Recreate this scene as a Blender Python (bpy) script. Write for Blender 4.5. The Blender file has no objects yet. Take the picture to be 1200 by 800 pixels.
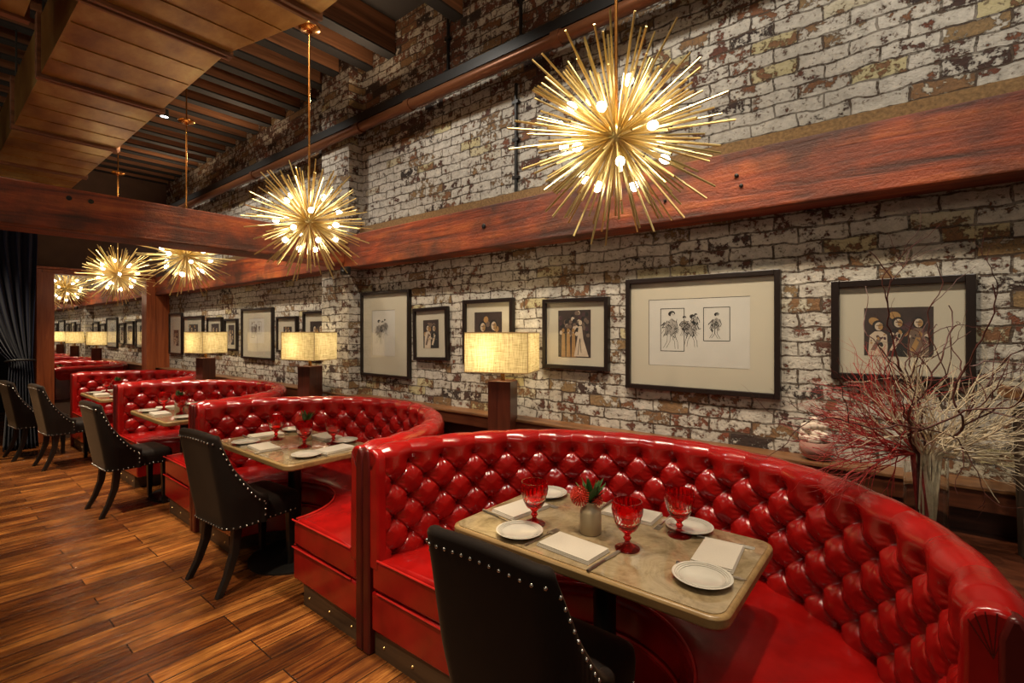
import bpy, math, random
from math import sin, cos, pi, radians as R
from mathutils import Vector, Matrix
random.seed(7)
scn = bpy.context.scene
COL = scn.collection

# ------------------------------------------------------------------ mesh helper
class MB:
    def __init__(s): s.v = []; s.f = []; s.m = []; s.mi = 0
    def vert(s, p): s.v.append(tuple(p)); return len(s.v) - 1
    def face(s, *i): s.f.append(tuple(i)); s.m.append(s.mi)
    def box(s, a, b, M=None):
        x0, y0, z0 = a; x1, y1, z1 = b
        P = [(x0,y0,z0),(x1,y0,z0),(x1,y1,z0),(x0,y1,z0),(x0,y0,z1),(x1,y0,z1),(x1,y1,z1),(x0,y1,z1)]
        if M is not None: P = [M @ Vector(p) for p in P]
        n = len(s.v); s.v += [tuple(p) for p in P]
        for q in ((0,3,2,1),(4,5,6,7),(0,1,5,4),(1,2,6,5),(2,3,7,6),(3,0,4,7)): s.face(*[n+i for i in q])
        return s
    def grid(s, rows, closed=False):
        n = len(s.v); k = len(rows[0])
        for r in rows: s.v += [tuple(p) for p in r]
        for i in range(len(rows)-1):
            for j in range(k if closed else k-1):
                a = n+i*k+j; b = n+i*k+(j+1) % k
                s.face(a, b, b+k, a+k)
        return n
    def lathe(s, prof, seg=32, c=(0,0,0), fn=None):
        rows = []
        for r, z in prof:
            row = []
            for j in range(seg):
                a = 2*pi*j/seg; rr = r if fn is None else fn(r, z, a)
                row.append((c[0]+rr*cos(a), c[1]+rr*sin(a), c[2]+z))
            rows.append(row)
        n = s.grid(rows, True)
        if prof[0][0] > 1e-6: s.face(*[n+seg-1-j for j in range(seg)])
        if prof[-1][0] > 1e-6: s.face(*[n+(len(prof)-1)*seg+j for j in range(seg)])
        return s
    def tube(s, pts, rad, seg=6, cap=True):
        pts = [Vector(p) for p in pts]; k = len(pts)
        if not hasattr(rad, '__len__'): rad = [rad]*k
        rows = []; up = None
        for i, p in enumerate(pts):
            d = (pts[min(i+1,k-1)] - pts[max(i-1,0)])
            if d.length < 1e-9: d = Vector((0,0,1))
            d.normalize()
            if up is None: up = Vector((1,0,0)) if abs(d.x) < .8 else Vector((0,1,0))
            u = (up - d*up.dot(d)); 
            if u.length < 1e-6: u = d.orthogonal()
            u.normalize(); up = u; w = d.cross(u)
            rows.append([p + (u*cos(2*pi*j/seg) + w*sin(2*pi*j/seg))*rad[i] for j in range(seg)])
        n = s.grid(rows, True)
        if cap:
            s.face(*[n+seg-1-j for j in range(seg)]); s.face(*[n+(k-1)*seg+j for j in range(seg)])
        return s
    def prism(s, poly, z0, z1, fn=None):
        fn = fn or (lambda a, b, z: (a, b, z))
        n = len(s.v); k = len(poly)
        s.v += [tuple(fn(a,b,z0)) for a,b in poly] + [tuple(fn(a,b,z1)) for a,b in poly]
        s.face(*[n+k-1-i for i in range(k)]); s.face(*[n+k+i for i in range(k)])
        for i in range(k): j = (i+1) % k; s.face(n+i, n+j, n+k+j, n+k+i)
        return s
    def ball(s, c, r, seg=10, rings=6, sc=(1,1,1)):
        rows = []
        for i in range(rings+1):
            t = pi*i/rings
            rows.append([(c[0]+r*sc[0]*sin(t)*cos(2*pi*j/seg), c[1]+r*sc[1]*sin(t)*sin(2*pi*j/seg), c[2]-r*sc[2]*cos(t)) for j in range(seg)])
        s.grid(rows, True); return s
    def poly(s, pts): n = len(s.v); s.v += [tuple(p) for p in pts]; s.face(*range(n, n+len(pts))); return s
    def build(s, name, mats, parent=None, smooth=True, bevel=0, bseg=2, loc=None, sub=0):
        me = bpy.data.meshes.new(name); me.from_pydata(s.v, [], s.f); me.validate()
        mats = mats if isinstance(mats, (list, tuple)) else [mats]
        for m in mats: me.materials.append(m)
        for i, p in enumerate(me.polygons):
            p.use_smooth = smooth
            if len(mats) > 1 and i < len(s.m): p.material_index = s.m[i]
        import bmesh
        bm = bmesh.new(); bm.from_mesh(me); bmesh.ops.recalc_face_normals(bm, faces=bm.faces[:]); bm.to_mesh(me); bm.free()
        o = bpy.data.objects.new(name, me); COL.objects.link(o)
        if parent is not None: o.parent = parent
        if loc: o.location = loc
        if bevel:
            b = o.modifiers.new('bevel', 'BEVEL'); b.width = bevel; b.segments = bseg; b.limit_method = 'ANGLE'; b.angle_limit = R(35)
        if sub:
            b = o.modifiers.new('sub', 'SUBSURF'); b.levels = sub; b.render_levels = sub
        if smooth:
            me.set_sharp_from_angle(angle=R(50)) if hasattr(me, 'set_sharp_from_angle') else None
        return o

def tag(o, label=None, cat=None, group=None, kind=None):
    if label: o['label'] = label
    if cat: o['category'] = cat
    if group: o['group'] = group
    if kind: o['kind'] = kind
    return o
def empty(name, loc, rz=0):
    o = bpy.data.objects.new(name, None); COL.objects.link(o)
    o.empty_display_size = .05; o.location = loc; o.rotation_euler = (0,0,rz); return o
def copy_tree(o, parent=None):
    c = o.copy(); COL.objects.link(c)
    if parent is not None: c.parent = parent
    for ch in list(o.children): copy_tree(ch, c)
    return c

# ------------------------------------------------------------------ materials
class NT:
    def __init__(s, name):
        s.mat = bpy.data.materials.new(name); s.mat.use_nodes = True
        s.t = s.mat.node_tree; s.b = s.t.nodes['Principled BSDF']; s.out = s.t.nodes['Material Output']
    def n(s, typ, **kw):
        x = s.t.nodes.new(typ)
        for k, v in kw.items():
            if k.startswith('_'): setattr(x, k[1:], v)
            else: s.set(x.inputs[k.replace('__', ' ')], v)
        return x
    def set(s, inp, v):
        if hasattr(v, 'is_linked') or isinstance(v, bpy.types.NodeSocket): s.t.links.new(v, inp)
        else:
            if inp.type == 'RGBA' and len(v) == 3: v = (*v, 1)
            inp.default_value = v
    def P(s, **kw):
        for k, v in kw.items(): s.set(s.b.inputs[k.replace('__', ' ')], v)
    def coord(s, kind='Object', scale=(1,1,1), loc=(0,0,0), rot=(0,0,0)):
        tc = s.n('ShaderNodeTexCoord'); mp = s.n('ShaderNodeMapping', Vector=tc.outputs[kind], Scale=scale, Location=loc, Rotation=rot)
        return mp.outputs[0]
    def noise(s, vec, scale, detail=4, rough=.55, out='Fac', dist=0):
        return s.n('ShaderNodeTexNoise', Vector=vec, Scale=scale, Detail=detail, Roughness=rough, Distortion=dist).outputs[out]
    def ramp(s, fac, stops, interp='LINEAR'):
        x = s.n('ShaderNodeValToRGB', Fac=fac); cr = x.color_ramp; cr.interpolation = interp
        while len(cr.elements) < len(stops): cr.elements.new(.5)
        for e, (p, c) in zip(cr.elements, stops):
            e.position = p; e.color = (*c, 1) if len(c) == 3 else c
        return x.outputs[0]
    def math(s, op, a, b=0, clamp=False):
        x = s.n('ShaderNodeMath', _operation=op, _use_clamp=clamp); s.set(x.inputs[0], a); s.set(x.inputs[1], b); return x.outputs[0]
    def mix(s, f, a, b, mode='MIX'):
        x = s.n('ShaderNodeMix', _data_type='RGBA', _blend_type=mode)
        s.set(x.inputs['Factor'], f); s.set(x.inputs[6], a); s.set(x.inputs[7], b); return x.outputs[2]
    def bump(s, h, strength=.3, dist=.01):
        b = s.n('ShaderNodeBump', Strength=strength, Distance=dist, Height=h); s.P(Normal=b.outputs[0]); return b
G = lambda v: (v, v, v)

def simple(name, col, rough=.5, metal=0, var=0.12, scale=30, bump=0, **kw):
    t = NT(name); v = t.coord(); nz = t.noise(v, scale, 5)
    c = t.mix(nz, tuple(x*(1-var) for x in col), tuple(min(1, x*(1+var)) for x in col))
    t.P(Base__Color=c, Roughness=rough, Metallic=metal, **kw)
    if bump: t.bump(nz, bump, .004)
    return t.mat

def m_brick():
    t = NT('painted_brick'); tc = t.n('ShaderNodeTexCoord'); g = t.n('ShaderNodeSeparateXYZ', Vector=tc.outputs['Object'])
    geo = t.math('ADD', g.outputs[0], g.outputs[1])
    v0 = t.n('ShaderNodeCombineXYZ', X=geo, Y=g.outputs[2], Z=0.0).outputs[0]
    nd = t.noise(v0, 9, 3, out='Color'); 
    off = t.n('ShaderNodeVectorMath', _operation='SUBTRACT'); t.set(off.inputs[0], nd); off.inputs[1].default_value = (.5,.5,.5)
    sc = t.n('ShaderNodeVectorMath', _operation='SCALE'); t.set(sc.inputs[0], off.outputs[0]); sc.inputs['Scale'].default_value = .040
    ad = t.n('ShaderNodeVectorMath', _operation='ADD'); t.set(ad.inputs[0], v0); t.set(ad.inputs[1], sc.outputs[0])
    v = ad.outputs[0]
    bt = t.n('ShaderNodeTexBrick', Vector=v, Color1=G(0), Color2=G(1), Mortar=G(.5), Scale=1.0)
    bt.inputs['Brick Width'].default_value = .2; bt.inputs['Row Height'].default_value = .066
    bt.inputs['Mortar Size'].default_value = .0048; bt.inputs['Mortar Smooth'].default_value = .25; bt.inputs['Bias'].default_value = 0
    rnd = bt.outputs['Color']; mor = bt.outputs['Fac']
    fine = t.noise(v0, 60, 8, .7); med = t.noise(v0, 17, 8, .68); big = t.noise(v0, 2.3, 5, .6)
    brick = t.ramp(rnd, [(0,(.03,.018,.013)),(.12,(.12,.040,.020)),(.55,(.25,.068,.028)),(.85,(.27,.125,.05)),(1,(.33,.21,.09))])
    brick = t.mix(t.ramp(fine, [(.35,G(0)),(.7,G(1))]), t.mix(.55, brick, G(.012), 'MIX'), brick)
    pv = t.mix(t.ramp(med, [(.3,G(0)),(.7,G(1))]), (.30,.27,.225), (.60,.555,.475))
    pv = t.mix(t.math('MULTIPLY', t.ramp(rnd, [(.80,G(0)),(.83,G(1)),(.87,G(1)),(.9,G(0))]), .55), pv, (.42,.34,.08))
    pit = t.noise(v0, 44, 6, .62); pv = t.mix(t.ramp(pit, [(.57,G(0)),(.64,G(.75))]), pv, (.095,.06,.035))
    # paint mask
    z = g.outputs[2]
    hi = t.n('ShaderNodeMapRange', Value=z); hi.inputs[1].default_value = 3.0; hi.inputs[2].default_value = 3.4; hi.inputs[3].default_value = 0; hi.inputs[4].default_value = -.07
    lo = t.n('ShaderNodeMapRange', Value=z); lo.inputs[1].default_value = .9; lo.inputs[2].default_value = 1.35; lo.inputs[3].default_value = -.035; lo.inputs[4].default_value = 0
    s = t.math('ADD', t.math('MULTIPLY', med, .75), t.math('MULTIPLY', big, .42))
    s = t.math('ADD', s, t.math('MULTIPLY', t.math('SUBTRACT', .5, t.math('ABSOLUTE', t.math('SUBTRACT', rnd, .45))), .22))
    s = t.math('ADD', s, t.math('MULTIPLY', fine, .30))
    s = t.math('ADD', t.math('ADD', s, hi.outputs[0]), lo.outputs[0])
    s = t.math('SUBTRACT', s, t.math('MULTIPLY', mor, .10))
    mask = t.ramp(s, [(.0,G(0)),(.715,G(0)),(.745,G(1)),(1,G(1))])
    c = t.mix(mask, t.mix(mor, brick, (.075,.048,.030)), t.mix(t.math('MULTIPLY', mor, .72), pv, (.10,.075,.05)))
    t.P(Base__Color=c, Roughness=.8)
    h = t.math('ADD', t.math('MULTIPLY', t.math('SUBTRACT', 1, mor), .7), t.math('ADD', t.math('MULTIPLY', mask, .35), t.math('MULTIPLY', fine, .5)))
    t.bump(h, 1.0, .018)
    return t.mat

def m_beam(name, axis, c0=(.04,.010,.004), c1=(.26,.042,.008), c2=(.46,.115,.021), rough=.55):
    t = NT(name); sc = [9,9,9]; sc[axis] = .55
    v = t.coord(scale=tuple(sc)); n1 = t.noise(v, 1.6, 10, .68, dist=.6)
    v2 = t.coord(); n2 = t.noise(v2, 3.1, 6, .6); n3 = t.noise(v2, 55, 6, .7)
    c = t.ramp(n1, [(.33,c0),(.5,c1),(.66,c2)])
    c = t.mix(t.ramp(n2, [(.40,G(0)),(.64,G(.85))]), c, (.030,.011,.006))
    c = t.mix(t.ramp(n3, [(.62,G(0)),(.75,G(.5))]), c, (.45,.16,.06))
    t.P(Base__Color=c, Roughness=rough); t.bump(t.math('ADD', n1, t.math('MULTIPLY', n3, .5)), .7, .016)
    return t.mat

def m_wood(name, c0, c1, axis=2, rough=.35, scale=1):
    t = NT(name); sc = [26*scale]*3; sc[axis] = 1.6*scale
    v = t.coord(scale=tuple(sc)); n1 = t.noise(v, 1, 8, .62, dist=.8)
    t.P(Base__Color=t.ramp(n1, [(.3,c0),(.7,c1)]), Roughness=rough); t.bump(n1, .15, .004); return t.mat

def m_floor():
    t = NT('oak_planks'); tc = t.n('ShaderNodeTexCoord'); g = t.n('ShaderNodeSeparateXYZ', Vector=tc.outputs['Object'])
    v = t.n('ShaderNodeCombineXYZ', X=g.outputs[1], Y=g.outputs[0], Z=0.0).outputs[0]
    bt = t.n('ShaderNodeTexBrick', Vector=v, Color1=G(0), Color2=G(1), Mortar=G(0), Scale=1.0)
    bt.inputs['Brick Width'].default_value = 1.05; bt.inputs['Row Height'].default_value = .108
    bt.inputs['Mortar Size'].default_value = .0034; bt.inputs['Mortar Smooth'].default_value = .2; bt.offset = .37
    bt.offset_frequency = 3
    mp = t.n('ShaderNodeMapping', Vector=v, Scale=(1.3,24,1)); 
    shift = t.n('ShaderNodeVectorMath', _operation='ADD'); t.set(shift.inputs[0], mp.outputs[0])
    cs = t.n('ShaderNodeCombineXYZ', X=t.math('MULTIPLY', bt.outputs['Color'], 37.0), Y=t.math('MULTIPLY', bt.outputs['Color'], 13.0)); t.set(shift.inputs[1], cs.outputs[0])
    gr = t.noise(shift.outputs[0], 1.7, 9, .68, dist=1.2); blot = t.noise(v, 4.2, 5)
    c = t.ramp(gr, [(.32,(.030,.008,.003)),(.47,(.22,.066,.016)),(.66,(.52,.21,.055))])
    tint = t.ramp(bt.outputs['Color'], [(0,(.34,.26,.22)),(.5,(.82,.76,.68)),(1,(1.15,1.2,1.05))])
    c = t.mix(1, c, tint, 'MULTIPLY')
    c = t.mix(t.ramp(blot, [(.35,G(.55)),(.6,G(0))]), c, (.02,.007,.004))
    c = t.mix(bt.outputs['Fac'], c, (.022,.009,.004))
    t.P(Base__Color=c, Roughness=t.ramp(gr, [(.3,G(.34)),(.7,G(.17))]))
    t.bump(t.math('SUBTRACT', t.math('MULTIPLY', gr, .5), bt.outputs['Fac']), .5, .007)
    return t.mat

def m_leather(name, col, rough=.27, coat=.35):
    t = NT(name); v = t.coord(); n = t.noise(v, 7, 4); f = t.noise(v, 260, 3); w = t.noise(v, 26, 5, .6, dist=1.0)
    c = t.mix(t.ramp(n, [(.3,G(0)),(.7,G(1))]), tuple(x*.72 for x in col), tuple(x*1.12 for x in col))
    t.P(Base__Color=c, Roughness=t.math('ADD', rough-.06, t.math('MULTIPLY', n, .14)), Coat__Weight=coat, Coat__Roughness=.18)
    t.bump(t.math('ADD', t.math('MULTIPLY', f, .12), t.math('MULTIPLY', w, .6)), .13, .005)
    return t.mat

def m_marble():
    t = NT('tan_marble'); v = t.coord(); n = t.noise(v, 6.5, 9, .7, dist=1.4); n2 = t.noise(v, 26, 6, .65)
    c = t.ramp(n, [(.3,(.14,.095,.045)),(.48,(.33,.245,.135)),(.7,(.47,.37,.225))])
    c = t.mix(t.ramp(n2, [(.5,G(0)),(.72,G(.5))]), c, (.15,.10,.045))
    t.P(Base__Color=c, Roughness=.10, Coat__Weight=.6, Coat__Roughness=.015); return t.mat

def m_duct():
    t = NT('bronzed_duct_metal'); v = t.coord(scale=(1.2,2.2,1)); n = t.noise(v, 1.6, 6, .6); n2 = t.noise(t.coord(), 30, 6, .7)
    c = t.ramp(n, [(.33,(.19,.075,.018)),(.5,(.38,.21,.055)),(.66,(.54,.40,.15))])
    c = t.mix(t.ramp(n2, [(.6,G(0)),(.78,G(.6))]), c, (.05,.022,.01))
    t.P(Base__Color=c, Metallic=.55, Roughness=.34); t.bump(n2, .25, .004); return t.mat

def m_linen():
    t = NT('linen_lampshade'); tc = t.n('ShaderNodeTexCoord')
    a = t.noise(t.n('ShaderNodeMapping', Vector=tc.outputs['Object'], Scale=(260,260,14)).outputs[0], 1, 3)
    b = t.noise(t.n('ShaderNodeMapping', Vector=tc.outputs['Object'], Scale=(16,16,300)).outputs[0], 1, 3)
    w = t.math('MULTIPLY', t.math('ADD', a, b), .5)
    c = t.ramp(w, [(.36,(.42,.33,.15)),(.5,(.74,.63,.36)),(.64,(.93,.86,.58))])
    d = t.n('ShaderNodeBsdfDiffuse', Color=c); tr = t.n('ShaderNodeBsdfTranslucent', Color=c)
    mx = t.n('ShaderNodeMixShader', Fac=.62); t.set(mx.inputs[1], d.outputs[0]); t.set(mx.inputs[2], tr.outputs[0])
    t.t.links.new(mx.outputs[0], t.out.inputs[0]); return t.mat

def m_glass_sheet():
    t = NT('picture_glass'); tr = t.n('ShaderNodeBsdfTransparent'); gl = t.n('ShaderNodeBsdfGlossy', Roughness=.01, Color=(1,1,1))
    lw = t.n('ShaderNodeLayerWeight', Blend=.5); fr = t.math('ADD', .035, t.math('MULTIPLY', t.math('POWER', lw.outputs['Facing'], 5.0), .75)); mx = t.n('ShaderNodeMixShader', Fac=fr)
    t.set(mx.inputs[1], tr.outputs[0]); t.set(mx.inputs[2], gl.outputs[0]); t.t.links.new(mx.outputs[0], t.out.inputs[0]); return t.mat

def m_emit(name, col, st):
    t = NT(name); t.P(Base__Color=G(0), Emission__Color=col, Emission__Strength=st); return t.mat

def m_curtain():
    t = NT('navy_velvet'); n = t.noise(t.coord(scale=(1,1,.25)), 18, 4)
    t.P(Base__Color=t.mix(n, (.003,.005,.016), (.009,.013,.038)), Roughness=.95, Specular__IOR__Level=.1, Sheen__Weight=.1); return t.mat

def m_chair():
    t = NT('charcoal_brown_fabric'); v = t.coord(); n = t.noise(v, 320, 3); n2 = t.noise(v, 9, 4)
    c = t.mix(n2, (.009,.006,.005), (.018,.011,.008)); c = t.mix(t.math('MULTIPLY', n, .4), c, (.008,.006,.006))
    t.b.inputs['Specular IOR Level'].default_value = .18
    t.P(Base__Color=c, Roughness=.72, Sheen__Weight=.10, Sheen__Roughness=.35, Sheen__Tint=(.9,.55,.3)); t.bump(n, .3, .002); return t.mat

M = {}
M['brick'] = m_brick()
M['beamx'] = m_beam('red_timber_along_wall', 0); M['beamy'] = m_beam('red_timber_crossing', 1)
M['post'] = m_wood('red_oak', (.19,.036,.010), (.42,.11,.032), 2, .38)
M['ledge'] = m_wood('dark_red_ledge_wood', (.035,.010,.005), (.125,.036,.015), 0, .35)
M['ledgecap'] = m_wood('ledge_cap_wood', (.09,.035,.014), (.24,.11,.042), 0, .4)
M['plinth'] = m_wood('plinth_wood', (.035,.020,.010), (.10,.058,.028), 0, .5)
M['lampwood'] = m_wood('lamp_base_wood', (.042,.010,.006), (.115,.030,.014), 2, .3)
M['floor'] = m_floor()
M['red'] = m_leather('red_leather', (.34,.006,.005), .21); M['maroon'] = m_leather('dark_red_leather', (.085,.004,.003), .34, .15)
M['piping'] = m_leather('red_piping', (.55,.02,.015), .3)
M['marble'] = m_marble(); M['edge'] = m_wood('table_edge_wood', (.20,.115,.045), (.40,.26,.11), 0, .3)
M['duct'] = m_duct(); M['linen'] = m_linen(); M['glass'] = m_glass_sheet()
M['black'] = simple('black_iron', (.012,.011,.010), .4, .2); M['blackwood'] = simple('ebonised_wood', (.010,.008,.007), .35)
M['joist'] = m_wood('dark_stained_joist', (.07,.028,.013), (.34,.15,.07), 1, .55, .5)
M['deck'] = simple('dark_ceiling_deck', (.016,.012,.011), .8); M['void'] = simple('dark_plaster', (.012,.011,.012), .9)
M['plaster'] = simple('brown_plaster', (.085,.045,.028), .8, scale=6, var=.3, bump=.1)
M['brass'] = simple('brushed_brass', (.78,.60,.25), .36, .9, scale=60); M['copper'] = simple('copper_brass', (.60,.27,.07), .25, .95)
M['bulb'] = m_emit('frosted_bulb', (1,.93,.82), 16.0); M['spotlens'] = m_emit('spotlight_lens', (.95,.98,1), 18)
M['frame'] = simple('espresso_frame', (.013,.0075,.006), .3, scale=80, var=.4)
M['mat'] = simple('cream_mat_board', (.44,.40,.31), .85, scale=5, var=.05)
M['paper'] = simple('grey_paper', (.47,.45,.40), .85, scale=8, var=.1)
M['wash'] = simple('ink_wash', (.26,.24,.21), .85, scale=60, var=.7); M['ink'] = simple('black_ink', (.015,.012,.010), .8); M['sepia'] = simple('dark_sepia', (.030,.016,.012), .7, scale=22, var=.7)
M['tone1'] = simple('mid_sepia', (.13,.085,.06), .8, scale=40, var=.45); M['tone2'] = simple('pale_sepia', (.46,.37,.27), .8, scale=40, var=.25)
M['tone3'] = simple('amber_sepia', (.30,.17,.06), .8, scale=40, var=.35); M['tone4'] = simple('plum_sepia', (.055,.022,.026), .8, scale=40, var=.5)
M['chair'] = m_chair(); M['nail'] = simple('pewter_nail', (.55,.53,.50), .25, .95); M['steel'] = simple('cutlery_steel', (.60,.56,.50), .34, 1.0)
M['china'] = simple('white_china', (.62,.58,.50), .12, Coat__Weight=.5); M['cloth'] = simple('folded_linen', (.60,.54,.45), .9, scale=200, var=.1, bump=.15)
M['curtain'] = m_curtain(); M['ceramic'] = simple('oatmeal_ceramic', (.42,.33,.20), .45, scale=14, var=.15)
M['leaf'] = simple('dark_green_leaf', (.05,.12,.03), .4, scale=40, var=.4); M['bloom'] = simple('red_orange_bloom', (.62,.045,.018), .55, scale=120, var=.5)
M['twig_white'] = simple('bleached_twig', (.60,.50,.34), .75, scale=60, var=.3); M['twig_red'] = simple('red_twig', (.34,.030,.026), .6, scale=60, var=.5)
M['willow'] = simple('dark_willow_twig', (.075,.018,.012), .6, scale=40, var=.7); M['pebble'] = simple('pale_pebble', (.55,.50,.40), .6)
M['bowl'] = simple('pinkish_bowl', (.36,.19,.15), .3, scale=14, var=.3); M['coral'] = simple('white_coral', (.62,.52,.42), .8, scale=90, var=.4, bump=.4)
M['oldwood'] = m_wood('weathered_timber', (.022,.013,.008), (.10,.062,.036), 2, .75); M['pipe'] = simple('copper_brown_pipe', (.15,.055,.022), .35, .5)
M['mirror'] = simple('mirror_silver', (.86,.85,.83), .005, 1.0, var=0)
t = NT('red_pressed_glass'); t.P(Base__Color=(.90,.03,.03), Roughness=.03, Transmission__Weight=.95, IOR=1.45, Emission__Color=(1,.02,.02), Emission__Strength=0.0); M['redglass'] = t.mat
t = NT('clear_glass'); t.P(Base__Color=(.95,.97,.95), Roughness=.01, Transmission__Weight=1.0, IOR=1.3); M['clear'] = t.mat

# ------------------------------------------------------------------ layout numbers (metres)
WALL = 2.60
CX = [-.90, -3.08, -5.26, -7.44]; CY = 1.37; RO = 1.085      # banquette centres, outer radius
TX = [-.88, -3.20, -5.25, -7.38]; TY = 1.635                  # tables
ENDX = -9.2

# ------------------------------------------------------------------ setting
def struct(o): return tag(o, kind='structure')
struct(MB().box((-13,-3.2,-.1),(3.2,2.8,0)).build('floor', M['floor'], smooth=False))
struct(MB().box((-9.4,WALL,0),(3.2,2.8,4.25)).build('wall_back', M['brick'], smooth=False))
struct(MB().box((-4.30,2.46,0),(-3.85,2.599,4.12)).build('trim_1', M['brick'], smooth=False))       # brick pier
e = MB(); e.box((ENDX-.2,1.08,0),(ENDX,2.599,4.25)); struct(e.build('wall_end', M['plaster'], smooth=False))
struct(MB().box((-13.1,-3.2,0),(-13,2.6,4.25)).build('wall_left', M['void'], smooth=False))
struct(MB().box((-13,-3.2,4.12),(3.2,2.8,4.25)).build('ceiling', M['deck'], smooth=False))
# ledge, panel, shelf
struct(MB().box((ENDX,2.455,.918),(.36,2.599,.935)).build('trim_2', M['ledgecap'], smooth=False, bevel=.004))
struct(MB().box((ENDX,2.462,.845),(.36,2.599,.918)).build('trim_6', M['ledge'], smooth=False))
struct(MB().box((ENDX,2.56,0),(3.2,2.599,.85)).build('trim_3', M['ledge'], smooth=False))
poly = []
for cx in reversed(CX):
    if cx == CX[-1]: poly.append((ENDX+.02,1.9))
    n0 = 24
    for i in range(n0+1):
        a = R(150) - R(120)*i/n0
        p = (cx+(RO+.02)*cos(a), CY+(RO+.02)*sin(a))
        poly.append((p[0], min(p[1], 2.52)))
poly += [(.9,1.9),(.9,2.559),(ENDX+.02,2.559)]
sh = MB().prism(poly, .70, .74).build('shelf', M['ledge'], smooth=False)
tag(sh, 'dark red scalloped wooden shelf running behind the red booths along the brick wall', 'shelf')

# beams
o = MB().box((ENDX,2.42,2.055),(3.2,2.599,2.335)).build('timber_beam', M['beamx'], smooth=False, bevel=.008)
tag(o, 'long red timber beam running along the brick wall above the pictures', 'beam')
o = MB().box((-4.15,-3.2,2.095),(-3.85,2.418,2.345)).build('timber_beam', M['beamy'], smooth=False, bevel=.008)
tag(o, 'red timber beam crossing the room at left and meeting the wall beam', 'beam')
struct(MB().box((-9.19,2.57,2.336),(3.2,2.5999,2.435)).build('trim_4', simple('mortar_wash', (.20,.115,.045), .9, scale=70, var=.95, bump=.9), smooth=False))
# bolts and marks on beams
def knots(name, pts, mat, label):
    m = MB()
    for c, r, d in pts: m.ball(c, r, 8, 5, d)
for (x, z, r) in ((-1.06,2.235,.013),(-.62,2.22,.010),(-.60,2.17,.009),(-.96,2.16,.008),(-2.2,2.2,.016)):
    o = MB().lathe([(0,0),(r,0),(r,.008),(r*.6,.012),(0,.012)], 10).build('bolt_head', M['black'])
    o.rotation_euler = (R(90),0,0); o.location = (x,2.421,z)
    tag(o, 'small dark bolt head set in the long wall beam', 'bolt', 'bolt heads in the wall beam')
for y in (.60,.70):
    o = MB().lathe([(0,0),(.014,0),(.014,.006),(0,.006)], 10).build('bolt_head', M['black'])
    o.rotation_euler = (0,R(90),0); o.location = (-3.851,y,2.285)
    tag(o, 'dark bolt hole plug in the upper part of the crossing beam', 'bolt', 'bolt plugs in the crossing beam')
# iron bracket where the beams meet
b = empty('beam_bracket', (-3.80,2.40,2.06)); tag(b, 'dark iron bracket under the wall beam beside the brick pier', 'bracket')
MB().box((-.06,-.02,-.07),(.05,.015,-.002)).build('bracket_plate', M['black'], b, bevel=.004)
MB().ball((0,-.03,-.045),.022).build('bracket_bolt', M['black'], b)

# pipe and channel on the wall
m = MB().tube([(-9.18,2.40,3.215),(3.1,2.40,3.215)], .038, 16); o = m.build('wall_pipe', M['pipe'])
pr = o; tag(o, 'long copper brown pipe running high along the brick wall', 'pipe')
for x in (-7.6,-5.6,-3.6,-2.95,-1.6,0):
    c = MB().lathe([(.040,-.03),(.047,-.03),(.047,.03),(.040,.03)], 16).build('pipe_collar', M['pipe'], pr)
    c.rotation_euler = (0,R(90),0); c.location = (x,2.40,3.215)
o = MB().box((-9.18,2.39,3.262),(3.1,2.455,3.33)).build('steel_channel', M['black'], smooth=False)
tag(o, 'black steel channel on top of the copper brown wall pipe', 'channel')
for x, z0, z1, lab in ((-2.06,2.41,3.17,'thin dark conduit running up the brick wall left of the nearest chandelier'),(-2.72,3.34,4.1,'thin dark conduit on the upper brick wall above the pipe'),(-2.02,3.34,4.1,'thin dark conduit high on the brick wall, right of its neighbour above the pipe')):
    o = MB().tube([(x,2.586,z0),(x,2.586,z1)], .012, 8).build('conduit', M['black'])
    for k in range(3):
        zz = z0+(z1-z0)*(k+.5)/3; MB().box((x-.025,2.572,zz-.01),(x+.025,2.6,zz+.01)).build('conduit_clip', M['black'], o, smooth=False)
    tag(o, lab, 'conduit')

# joists
xs = [-12.7+.32*i for i in range(35)]; xs = [x for x in xs if x < -3.2] + [-2.62,-2.05,-1.7,-1.35,-1.0,-.65]
for i, x in enumerate(xs):
    m = MB(); m.box((x-.045,-3.1,3.845),(x+.045,2.598,4.119)); m.mi = 1; m.box((x-.05,-3.1,3.83),(x+.05,2.598,3.845)); o = m.build('ceiling_joist', [M['joist'], M['void']], smooth=False)
    tag(o, 'dark stained joist crossing the ceiling above the hanging duct', 'joist', 'ceiling joists')

# duct: straight run plus splayed near section
D = empty('bronze_duct', (0,0,3.1)); tag(D, 'long bronze coloured rectangular ceiling duct with flanged joints', 'duct')
def duct_sec(x0, x1, ya, yb, yc, yd, nr=3):
    m = MB(); H = .36
    # ya,yb : left/right at x0(far); yc,yd at x1(near)
    P = [(x0,ya,0),(x0,yb,0),(x1,yd,0),(x1,yc,0)]
    n = len(m.v); m.v += P + [(p[0],p[1],H) for p in P]
    for q in ((0,1,2,3),(7,6,5,4),(0,4,5,1),(1,5,6,2),(2,6,7,3),(3,7,4,0)): m.face(*q)
    for k in range(1, nr+1):   # shallow pressed ribs across the sheet
        f = k/(nr+1); xx = x0+(x1-x0)*f; a = ya+(yc-ya)*f; b_ = yb+(yd-yb)*f
        m.box((xx-.006,a+.01,-.005),(xx+.006,b_-.01,.001))
    m.build('duct_section', M['duct'], D, smooth=False)
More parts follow.
